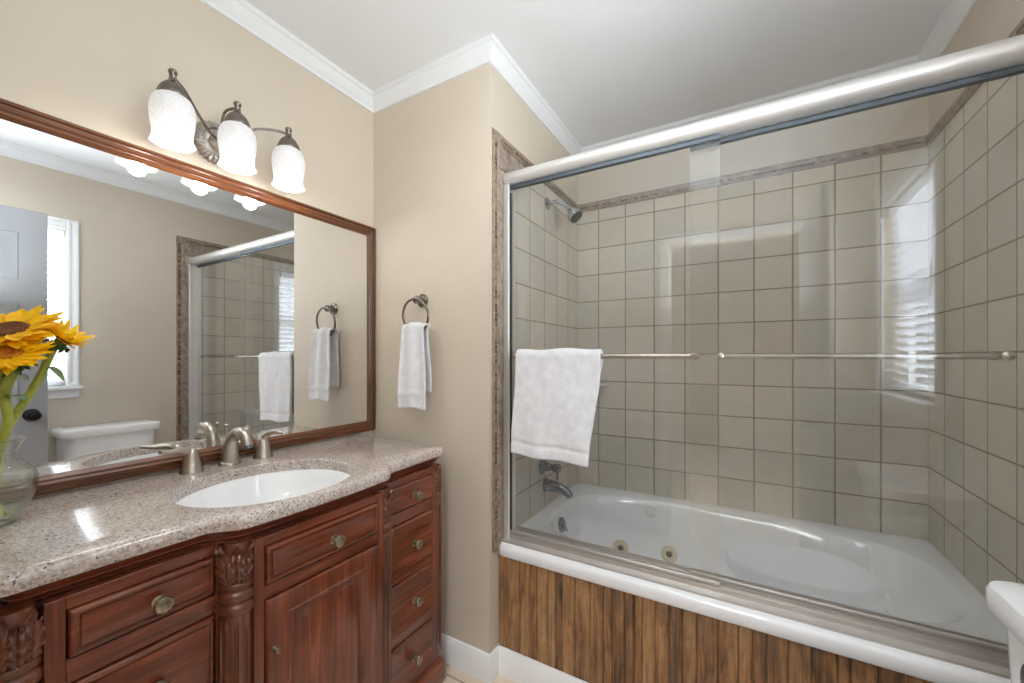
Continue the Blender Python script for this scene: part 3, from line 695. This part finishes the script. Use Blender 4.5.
# worktop with sink cut-out
SX, SY, SA, SB = -1.192, 0.660, 0.208, 0.226       # sink centre and half axes
wt = MB(); rings = []
for off, z in ((0.025, 0.894), (0.006, 0.894), (0.001, 0.897), (0.000, 0.904), (0.001, 0.913), (0.005, 0.920), (0.011, 0.9255), (0.018, CT)):
    rings.append(ringz(off, z))
last = rings[-1]
def ell(x, y, z, k=1.0):
    a = math.atan2((y - SY), (x - SX)); r = 1 / math.sqrt((math.cos(a) / SA) ** 2 + (math.sin(a) / SB) ** 2) * k
    return (SX + r * math.cos(a), SY + r * math.sin(a), z)
def dens(r):
    out = []
    for p, q in zip(r, r[1:] + r[:1]):
        k_ = max(1, int(math.dist(p, q) / 0.015))
        out += [tuple(lerp(a, b, i / k_) for a, b in zip(p, q)) for i in range(k_)]
    return out
cnt = [max(1, int(math.dist(p, q) / 0.015)) for p, q in zip(last, last[1:] + last[:1])]
def dens2(r):
    out = []
    for (p, q), k_ in zip(zip(r, r[1:] + r[:1]), cnt): out += [tuple(lerp(a, b, i / k_) for a, b in zip(p, q)) for i in range(k_)]
    return out
rings = [dens2(r) for r in rings]; last = rings[-1]
rings += [[ell(x, y, CT, 1.012) for x, y, z in last], [ell(x, y, CT - 0.003) for x, y, z in last], [ell(x, y, 0.894) for x, y, z in last], [ell(x, y, 0.894, 1.02) for x, y, z in last]]
rings.append(rings[0])
wt.loft(rings)
tag(obj('granite_countertop', wt, M['granite'], smooth=35, origin=(-1.28, YC, 0.894)), 'pinkish grey speckled granite worktop on the cherry vanity', 'countertop')
sk = thing('sink_basin', 'oval white sink bowl set below the granite worktop', 'sink', (SX, SY, 0.75))
def er(k, z, dx=0.0): return [(SX + dx + SA * k * math.cos(2 * PI * i / 72), SY + SB * k * math.sin(2 * PI * i / 72), z) for i in range(72)]
m = MB().loft([er(1.03, 0.8935), er(1.0, 0.8935), er(0.985, 0.888), er(0.95, 0.855), er(0.88, 0.815), er(0.74, 0.780), er(0.52, 0.757), er(0.28, 0.749), er(0.11, 0.747)], True, False, True)
obj('bowl', m, M['china'], sk, smooth=60)
obj('drain', MB().lathe([(0.024, 0.7472), (0.024, 0.750), (0.019, 0.751), (0.017, 0.7495), (0.012, 0.7525), (0.002, 0.753)], (SX, SY, 0), (0, 0, 1), 28), M['nickel'], sk)
oa = math.radians(0); oc = Vector((SX + SA * 0.915, SY, 0.838))
m = MB().lathe([(0.010, 0), (0.010, 0.003), (0.0065, 0.004), (0.006, 0.001)], oc, (-0.9, 0, 0.35), 24); obj('overflow_ring', m, M['nickel'], sk)

# faucet
fa = thing('faucet', 'brushed nickel widespread sink faucet with two lever handles', 'faucet', (-1.485, 0.675, CT))
bx = -1.478
m = MB()
pth = spline([(bx, 0.680, CT + 0.004), (bx + 0.006, 0.680, CT + 0.05), (bx + 0.024, 0.680, CT + 0.092), (bx + 0.062, 0.680, CT + 0.112), (bx + 0.098, 0.680, CT + 0.100), (bx + 0.115, 0.680, CT + 0.072)], 7)
nn = len(pth); rs = [lerp(0.0265, 0.0165, sstep(0, 0.5, i / (nn - 1))) - 0.002 * sstep(0.7, 1, i / (nn - 1)) for i in range(nn)]
m.tube(pth, rs, 22); m.lathe([(0.032, 0.0), (0.032, 0.004), (0.029, 0.008), (0.0265, 0.012)], (bx, 0.680, CT), (0, 0, 1), 28)
spt = obj('spout', m, M['nickel'], fa, smooth=60)
obj('aerator', MB().lathe([(0.0125, 0), (0.0125, 0.010), (0.010, 0.010)], pth[-1] + Vector((0.000, 0, 0.002)), (0.38, 0, -0.9), 20), M['rail'], spt)
m = MB().tube([(bx - 0.012, 0.680, CT + 0.075), (bx - 0.020, 0.680, CT + 0.122)], 0.0025, 8); m.lathe([(0.003, 0), (0.006, 0.003), (0.006, 0.009), (0.002, 0.012)], (bx - 0.020, 0.680, CT + 0.120), (0, 0, 1), 14)
obj('lift_rod', m, M['nickel'], fa)
for y, dr_ in ((0.575, -1), (0.787, 1)):
    m = MB().lathe([(0.031, 0.0), (0.031, 0.004), (0.0275, 0.010), (0.022, 0.040), (0.0175, 0.060), (0.013, 0.070), (0.004, 0.075)], (bx, y, CT), (0, 0, 1), 28)
    if dr_ < 0: lv = spline([(bx, y, CT + 0.056), (bx + 0.004, y - 0.022, CT + 0.071), (bx + 0.012, y - 0.055, CT + 0.074), (bx + 0.020, y - 0.085, CT + 0.080)], 6)
    else: lv = spline([(bx, y, CT + 0.050), (bx + 0.012, y + 0.004, CT + 0.078), (bx + 0.038, y + 0.018, CT + 0.090), (bx + 0.062, y + 0.034, CT + 0.086)], 6)
    h = obj('handle', m, M['nickel'], fa, smooth=60); n_ = len(lv)
    obj('lever', MB().tube(lv, [lerp(0.0135, 0.0055, i / (n_ - 1)) for i in range(n_)], 14), M['nickel'], h)

# ------------------------------------------------------------------ mirror
MY0, MY1, MZ0, MZ1 = 0.000, 1.328, 0.937, 1.897
mi = thing('framed_mirror', 'wide wall mirror in a reeded brown wood frame above the sink', 'mirror', (XL + 0.01, 0.66, MZ0))
obj('mirror_glass', MB().box(XL + 0.004, XL + 0.012, MY0 + 0.03, MY1 - 0.03, MZ0 + 0.03, MZ1 - 0.03), M['mirror'], mi, smooth=0)
fp = [(0, 0.001), (0, 0.016), (0.003, 0.020), (0.010, 0.022), (0.013, 0.018), (0.016, 0.0175), (0.019, 0.023), (0.027, 0.025), (0.031, 0.021), (0.034, 0.0205), (0.037, 0.022), (0.041, 0.020), (0.045, 0.014), (0.048, 0.0125)]
def frame_side(k_):
    def ring(ins, d):
        c_ = [(MY0 + ins, MZ0 + ins), (MY1 - ins, MZ0 + ins), (MY1 - ins, MZ1 - ins), (MY0 + ins, MZ1 - ins)]
        return [(XL + d, *c_[k_]), (XL + d, *c_[(k_ + 1) % 4])]
    a = [ring(i, d) for i, d in fp] + [ring(0.048, 0.001)]
    mb = MB(); mb.loft([[r[0] for r in a], [r[1] for r in a]], True, True, True); return mb
for k_ in range(4): obj('frame_rail', frame_side(k_), M['frame_h'] if k_ % 2 == 0 else M['frame_v'], mi, smooth=40)

# ------------------------------------------------------------------ vanity light
LX, LYS = XL + 0.14, (0.500, 0.667, 0.833)
vl = thing('vanity_light', 'pewter wall lamp with three lit frosted glass shades above mirror', 'wall lamp', (XL, 0.667, 2.0))
rp = [(0.069, 0), (0.069, 0.004), (0.067, 0.009), (0.063, 0.013), (0.058, 0.017), (0.052, 0.021), (0.047, 0.023), (0.044, 0.019), (0.041, 0.021), (0.034, 0.024), (0.030, 0.024), (0.026, 0.030), (0.016, 0.034), (0.012, 0.042), (0.004, 0.046)]
m = MB().lathe(rp, (XL, 0.667, 1.998), (1, 0, 0), 144, mod=lambda r, z, a: r * (1 + (0.045 * math.cos(30 * a) if 0.045 < r < 0.0695 else 0)) )
obj('wall_rosette', m, M['pewter'], vl, smooth=50)
for i, y in enumerate(LYS):
    s_ = y - 0.667
    if i == 1: pth = spline([(XL + 0.035, 0.667, 2.004), (XL + 0.055, 0.660, 2.04), (XL + 0.085, 0.655, 2.073), (XL + 0.118, 0.660, 2.078), (LX, 0.667, 2.074)], 7)
    elif i == 0: pth = spline([(XL + 0.035, 0.660, 2.000), (XL + 0.055, 0.625, 2.006), (XL + 0.085, 0.580, 2.035), (XL + 0.118, 0.535, 2.066), (LX, 0.500, 2.076)], 7)
    else: pth = spline([(XL + 0.035, 0.674, 2.000), (XL + 0.06, 0.705, 2.030), (XL + 0.09, 0.752, 2.066), (XL + 0.12, 0.800, 2.076), (LX, 0.833, 2.074)], 7)
    obj('lamp_arm', MB().tube(pth, 0.0042, 10), M['bronze'], vl)
    cp = [(0.003, 2.097), (0.009, 2.095), (0.0115, 2.089), (0.009, 2.082), (0.008, 2.080), (0.0095, 2.070), (0.011, 2.062), (0.018, 2.056), (0.026, 2.046), (0.032, 2.034), (0.0365, 2.022), (0.0365, 2.016), (0.030, 2.016)]
    obj('socket_cap', MB().lathe(list(reversed(cp)), (LX, y, 0), (0, 0, 1), 96, mod=lambda r, z, a: r * (1 + (0.035 * math.cos(22 * a) if 2.026 < z < 2.058 else 0))), M['bronze'], vl, smooth=50)
    sp_ = [(0.033, 2.020), (0.042, 2.012), (0.0490, 1.998), (0.0520, 1.982), (0.0522, 1.965), (0.0500, 1.942), (0.0465, 1.920), (0.0455, 1.906), (0.0475, 1.895), (0.0515, 1.886)]
    inn = [(r - 0.0025, z) for r, z in reversed(sp_)]
    sd = obj('glass_shade', MB().lathe(sp_ + inn, (LX, y, 0), (0, 0, 1), 64, cap0=False, cap1=False, mod=lambda r, z, a: r * (1 + (0.03 * math.cos(6 * a) * sstep(1.915, 1.886, z) if z < 1.915 else 0))), M['shade'], vl, smooth=60)
    obj('bulb', MB().lathe([(0.010, 2.012), (0.012, 1.995), (0.022, 1.970), (0.026, 1.952), (0.022, 1.934), (0.010, 1.922), (0.001, 1.919)], (LX, y, 0), (0, 0, 1), 24), M['bulb'], sd)
    lamp('vanity_bulb', 'POINT', (LX, y, 1.878), 1.6, WARM, 0.024)

# ------------------------------------------------------------------ towel ring and towels
tr = thing('towel_ring', 'pewter towel ring on the beige wall beside the mirror', 'towel ring', (-1.2235, D, 1.50))
obj('wall_mount', MB().lathe([(0.030, 0), (0.030, 0.005), (0.025, 0.010), (0.017, 0.013), (0.013, 0.030), (0.017, 0.034), (0.018, 0.044), (0.014, 0.050), (0.004, 0.053)], (-1.2235, D, 1.530), (0, -1, 0), 32), M['bronze'], tr)
RC = Vector((-1.2235, D - 0.048, 1.460))
obj('ring', MB().torus(RC, (0, 1, 0.10), 0.072, 0.0052, 56, 12), M['bronze'], tr)
def cloth(name, path_f, width_f, label, cat, thick, nw=36, origin=(0, 0, 0), hem=None):
    """cloth sheet: path_f(t) runs over the bar, width_f(t, s) gives the point; made double sided by a thickness"""
    pts = []
    for i in range(path_f + 1):
        t = i / path_f
        pts.append([width_f(t, -1 + 2 * j / nw) for j in range(nw + 1)])
    mb = MB().grid(pts)
    o = obj(name, mb, M['terry'], smooth=180, origin=origin, solid=thick, subsurf=1)
    o.modifiers['thickness'].use_rim = True
    return tag(o, label, cat)
# hand towel, gathered through the ring
def ht(t, s):
    zt = 1.412; f0, b0 = 1.066, 1.135
    Lf, Lb, arc = zt - f0, zt - b0, 0.05; tot = Lf + Lb + arc; d = t * tot
    wid = lambda q: lerp(0.064, 0.079, sstep(0, 0.25, q))
    if d < Lb:                                # back layer, from its hem up
        q = (Lb - d); z = zt - q; y = D - 0.022 - 0.004 * sstep(0.2, 0, q); k = wid(q) * 0.84; cx = -1.222 + 0.004 * sstep(0, 0.2, q)
    elif d < Lb + arc:
        a = (d - Lb) / arc * PI; z = zt + 0.014 * math.sin(a); y = D - 0.048 + 0.022 * math.cos(a); k = wid(0); cx = -1.2185
    else:
        q = d - Lb - arc; z = zt - q; y = D - 0.072 - 0.006 * sstep(0, 0.3, q); k = wid(q); cx = -1.2185 + 0.004 * sstep(0, 0.35, q)
    q = abs(z - zt); fold = 0.0065 * math.cos(s * 5.2 + 0.6 + 1.2 * (y > D - 0.05)) * (1 - 0.45 * sstep(0.05, 0.33, q))
    if abs(q - 0.285) < 0.012 and y < D - 0.05: fold += 0.003
    nz = noise.noise(Vector((s * 2.2, z * 9, y * 3))) * 0.004
    return (cx + s * k + nz, y - fold + nz * 0.5, z + 0.004 * math.cos(s * 4))
cloth('hand_towel', 70, ht, 'white hand towel hanging through the towel ring', 'towel', 0.009, 40, (-1.22, D - 0.05, 1.06))
# bath towel over the outer panel's bar
def bt(t, s):
    yb, zt = 1.4470 - 0.055, EYE + 0.002; R_ = 0.021
    f0, b0 = 0.905, 0.955; Lf, Lb, arc = zt - f0, zt - b0, PI * R_; tot = Lf + Lb + arc; d = t * tot
    if d < Lb: q = Lb - d; z = zt - q; y = yb + R_
    elif d < Lb + arc: a = (d - Lb) / arc * PI; q = 0; z = zt + R_ * math.sin(a); y = yb + R_ * math.cos(a)
    else: q = d - Lb - arc; z = zt - q; y = yb - R_ - 0.012 * sstep(0, 0.4, q)
    fr_ = d >= Lb + arc * 0.5
    L_ = lerp(-0.778, -0.792, sstep(0.0, 0.36, q)); R2 = lerp(-0.437, -0.478, sstep(0.02, 0.38, q)) if fr_ else lerp(-0.440, -0.50, sstep(0, 0.2, q))
    if not fr_: L_ += 0.02
    x = lerp(L_, R2, (s + 1) / 2)
    w = noise.noise(Vector((x * 9, z * 4.5, 2.0 if fr_ else 7.0))) * 0.006 + noise.noise(Vector((x * 24, z * 8, 5.0))) * 0.0025
    if fr_:
        w += 0.004 * math.sin(x * 42 + z * 5) * sstep(0.02, 0.3, q)
        if abs(q - 0.335) < 0.01: w -= 0.003
        y -= max(-0.008, w)
    else: y += min(0.006, w * 0.4)
    zz = z - 0.010 * (s + 1) / 2 * sstep(0, 0.3, q) * (1 if fr_ else 0) + 0.003 * math.sin(x * 30)
    return (x, y, zz)
cloth('bath_towel', 90, bt, 'large white bath towel folded over the shower door bar', 'towel', 0.016, 56, (-0.61, 1.40, 0.90))

# ------------------------------------------------------------------ toilet
TYC = 0.945
to = thing('toilet', 'white toilet against the right wall beside the tub', 'toilet', (0.30, TYC, 0))
def rrect(x0, x1, y0, y1, r, z, n=8, rb=None):
    """plan rectangle with rounded corners on the room side (low x)"""
    p = []
    for cx, cy, a0 in ((x0 + r, y0 + r, PI), (x1 - 0.012, y0 + 0.012, 1.5 * PI), (x1 - 0.012, y1 - 0.012, 0), (x0 + r, y1 - r, 0.5 * PI)):
        rr = r if cx < (x0 + x1) / 2 else 0.012
        for i in range(n + 1):
            a = a0 + PI / 2 * i / n; p.append((cx + rr * math.cos(a), cy + rr * math.sin(a), z))
    return p
m = MB().loft([rrect(0.465, 0.635, TYC - 0.185, TYC + 0.185, 0.05, 0.385), rrect(0.455, 0.635, TYC - 0.200, TYC + 0.200, 0.05, 0.40), rrect(0.432, 0.637, TYC - 0.212, TYC + 0.212, 0.055, 0.60), rrect(0.424, 0.638, TYC - 0.218, TYC + 0.218, 0.055, 0.792)], True, True, True)
obj('tank', m, M['china'], to, smooth=50)
m = MB().loft([rrect(0.420, 0.640, TYC - 0.222, TYC + 0.222, 0.045, 0.791), rrect(0.410, 0.642, TYC - 0.232, TYC + 0.232, 0.046, 0.793), rrect(0.407, 0.643, TYC - 0.235, TYC + 0.235, 0.046, 0.797), rrect(0.407, 0.643, TYC - 0.235, TYC + 0.235, 0.046, 0.832),
               rrect(0.411, 0.642, TYC - 0.231, TYC + 0.232, 0.045, 0.840), rrect(0.422, 0.640, TYC - 0.220, TYC + 0.220, 0.052, 0.842), rrect(0.44, 0.63, TYC - 0.20, TYC + 0.20, 0.05, 0.845)], True, True, True)
obj('tank_lid', m, M['china'], to, smooth=50)
m = MB().lathe([(0.014, 0), (0.014, 0.006), (0.008, 0.010), (0.008, 0.016)], (0.590, TYC + 0.214, 0.760), (0, 1, 0), 18); m.tube([(0.590, TYC + 0.228, 0.760), (0.565, TYC + 0.232, 0.757), (0.540, TYC + 0.233, 0.752)], [0.006, 0.007, 0.006], 10)
obj('flush_lever', m, M['chrome'], to)
def oval(x0, x1, w, z, n=40, p=2.2):
    cx, ax_ = (x0 + x1) / 2, (x1 - x0) / 2; r = []
    for i in range(n):
        a = 2 * PI * i / n; c_, s_ = math.cos(a), math.sin(a)
        r.append((cx + ax_ * math.copysign(abs(c_) ** (2 / p), c_), TYC + w * math.copysign(abs(s_) ** (2 / p), s_), z))
    return r
m = MB().loft([oval(0.08, 0.52, 0.11, 0.0), oval(0.08, 0.52, 0.11, 0.03), oval(0.12, 0.52, 0.095, 0.10), oval(0.06, 0.50, 0.12, 0.22), oval(-0.04, 0.47, 0.165, 0.33), oval(-0.07, 0.455, 0.178, 0.385), oval(-0.07, 0.455, 0.178, 0.398),
               oval(-0.04, 0.40, 0.145, 0.398), oval(-0.02, 0.37, 0.13, 0.35), oval(0.05, 0.30, 0.08, 0.25), oval(0.12, 0.22, 0.03, 0.21)], True, True, True)
m.box(0.44, 0.62, TYC - 0.14, TYC + 0.14, 0.30, 0.387)
obj('bowl', m, M['china'], to, smooth=50)
m = MB().loft([oval(-0.075, 0.44, 0.182, 0.400), oval(-0.075, 0.44, 0.182, 0.412), oval(-0.07, 0.44, 0.178, 0.418), oval(-0.02, 0.37, 0.12, 0.418), oval(-0.02, 0.37, 0.12, 0.400)], True, False, False)
obj('seat', m, M['china'], to, smooth=50)
m = MB().loft([oval(-0.075, 0.44, 0.182, 0.420), oval(-0.077, 0.44, 0.184, 0.428), oval(-0.07, 0.44, 0.178, 0.438), oval(0.0, 0.38, 0.12, 0.443)], True, True, True)
obj('seat_cover', m, M['china'], to, smooth=50)

# ------------------------------------------------------------------ vase and sunflowers
VC = Vector((-1.378, 0.171, CT))
va_ = thing('glass_vase', 'clear glass pitcher vase with water at the mirror end of worktop', 'vase', VC)
vp = [(0.046, 0.0), (0.051, 0.003), (0.052, 0.009), (0.058, 0.026), (0.069, 0.052), (0.0755, 0.076), (0.076, 0.092), (0.071, 0.110), (0.060, 0.124), (0.049, 0.134), (0.0445, 0.143), (0.0455, 0.155), (0.052, 0.170), (0.060, 0.182)]
vi = [(r - 0.003, z if z > 0.01 else z + 0.006) for r, z in reversed(vp)]
def lip(r, z, a): return r * (1 + 0.10 * sstep(0.155, 0.182, z) * max(0, math.cos(a - 0.6)) ** 3)
obj('pitcher', MB().lathe(vp + vi, VC, (0, 0, 1), 56, cap0=True, cap1=True, mod=lip), M['vase_glass'], va_, smooth=60)
wp = [(0.040, 0.0065), (0.046, 0.010), (0.052, 0.026), (0.062, 0.052), (0.0682, 0.076), (0.0686, 0.090)]
obj('water', MB().lathe(wp, VC, (0, 0, 1), 48), M['water'], va_, smooth=60)

def frame_q(nrm, spin=0.0):
    q = Vector(nrm).normalized().to_track_quat('Z', 'Y'); return q.to_matrix().to_4x4() @ Matrix.Rotation(spin, 4, 'Z')
def sunflower(label, c, nrm, stem_pts, R_disc, L_pet, disc_mat, seed, cup=0.35, npet=22, stem_r=0.0065, leaves=()):
    rn = random.Random(seed); c = Vector(c)
    t = thing('sunflower', label, 'flower', stem_pts[0], 'sunflowers in the glass vase')
    Mx = Matrix.Translation(c) @ frame_q(nrm)
    m = MB()
    def petal(a, L, w, rise, lift):
        P = []
        for i in range(8):
            q = i / 7; ww = w * (math.sin(PI * min(1, q * 0.86 + 0.14)) ** 0.75) * (1 if q < 1 else 0.05)
            rad = R_disc * 0.86 + L * q; zz = lift + rise * (q ** 1.3) * L + rn.uniform(-1, 1) * 0.001 - 0.12 * L * q ** 3
            row = []
            for j in (-1, -0.5, 0, 0.5, 1):
                row.append(Matrix.Rotation(a, 3, 'Z') @ Vector((rad, j * ww, zz - 0.25 * ww * (1 - j * j))))
            P.append([Mx @ p for p in row])
        m.grid(P)
    for layer, (n_, rise, lift) in enumerate(((npet, cup, 0.004), (npet, cup * 0.55, 0.0), (npet - 4, cup * 1.5, 0.008))):
        for i in range(n_):
            petal(2 * PI * (i + 0.5 * (layer % 2)) / n_ + rn.uniform(-0.1, 0.1), L_pet * rn.uniform(0.82, 1.12), L_pet * rn.uniform(0.17, 0.24), rise + rn.uniform(-0.22, 0.22), lift)
    obj('petals', m, M['petal'], t, smooth=180)
    d_ = MB().lathe([(R_disc * 0.98, -0.004), (R_disc, 0.002), (R_disc * 0.97, 0.008), (R_disc * 0.8, 0.012), (R_disc * 0.55, 0.011), (R_disc * 0.3, 0.009), (R_disc * 0.05, 0.008)], c, nrm, 48, mod=lambda r, z, a: r * (1 + 0.03 * math.sin(17 * a + z * 900)))
    obj('disc', d_, disc_mat, t)
    b_ = MB().lathe([(stem_r, -0.034), (R_disc * 0.5, -0.026), (R_disc * 0.85, -0.014), (R_disc * 0.95, -0.003)], c, nrm, 28)
    for i in range(16):
        a = 2 * PI * i / 16 + rn.uniform(-0.1, 0.1); L = R_disc * rn.uniform(0.9, 1.25); P = []
        for k_ in range(5):
            q = k_ / 4; ww = 0.010 * (1 - q) ** 0.7 + 0.0006
            P.append([Mx @ (Matrix.Rotation(a, 3, 'Z') @ Vector((R_disc * 0.6 + L * q, j * ww, -0.016 + 0.006 * q - 0.02 * q * q * rn.random()))) for j in (-1, 0, 1)])
        b_.grid(P)
    obj('sepals', b_, M['leaf'], t)
    pth = spline(list(stem_pts) + [c - Vector(nrm).normalized() * 0.028], 7)
    sm = obj('stem', MB().tube(pth, stem_r, 12), M['stem'], t, smooth=180)
    for (base, tip, w, droop) in leaves:
        base, tip = Vector(base), Vector(tip); ax_ = (tip - base); side = ax_.cross(Vector((0, 0, 1))).normalized(); P = []
        for k_ in range(9):
            q = k_ / 8; ww = w * math.sin(PI * (q * 0.9 + 0.05)) ** 0.8
            cc = base + ax_ * q + Vector((0, 0, -droop * q * q))
            P.append([cc + side * j * ww + Vector((0, 0, 0.25 * abs(j) * ww)) for j in (-1, -0.5, 0, 0.5, 1)])
        obj('leaf', MB().grid(P), M['leaf'], sm, smooth=180)
V = lambda dx, dy, dz: tuple(VC + Vector((dx, dy, dz)))
# directions: camera-right is (0.865, 0.502), away from the camera is (-0.502, 0.865)
sunflower('large sunflower at the top of the bunch, dark centre facing up', (-1.372, 0.205, 1.338), (0.42, -0.36, 0.84), [V(0.030, 0.014, 0.016), V(0.012, 0.006, 0.08), V(-0.010, -0.006, 0.15), V(0.0, 0.012, 0.24), V(0.0, 0.024, 0.31)], 0.032, 0.058, M['disc'], 5, 0.16, 24,
          leaves=((V(0.0, 0.025, 0.31), V(0.055, 0.05, 0.335), 0.014, 0.03),))
sunflower('lower sunflower with an orange centre at the front of the bunch', (-1.318, 0.198, 1.284), (0.46, -0.30, 0.83), [V(-0.010, -0.012, 0.016), V(0.012, 0.012, 0.08), V(0.022, 0.016, 0.15), V(0.040, 0.026, 0.22), V(0.040, 0.022, 0.28)], 0.020, 0.046, M['disc_orange'], 9, 0.14, 20, 0.0078,
          leaves=((V(0.030, 0.022, 0.27), V(0.075, 0.045, 0.285), 0.013, 0.02),))
sunflower('small sunflower leaning out over the worktop on a slanting stem', (-1.338, 0.277, 1.322), (0.42, 0.50, 0.75), [V(0.014, 0.022, 0.016), V(0.006, 0.004, 0.09), V(0.002, 0.018, 0.17), V(0.018, 0.068, 0.295)], 0.013, 0.028, M['disc'], 12, 0.75, 16, 0.0072,
          leaves=((V(0.022, 0.085, 0.335), V(0.048, 0.104, 0.322), 0.010, 0.02),))
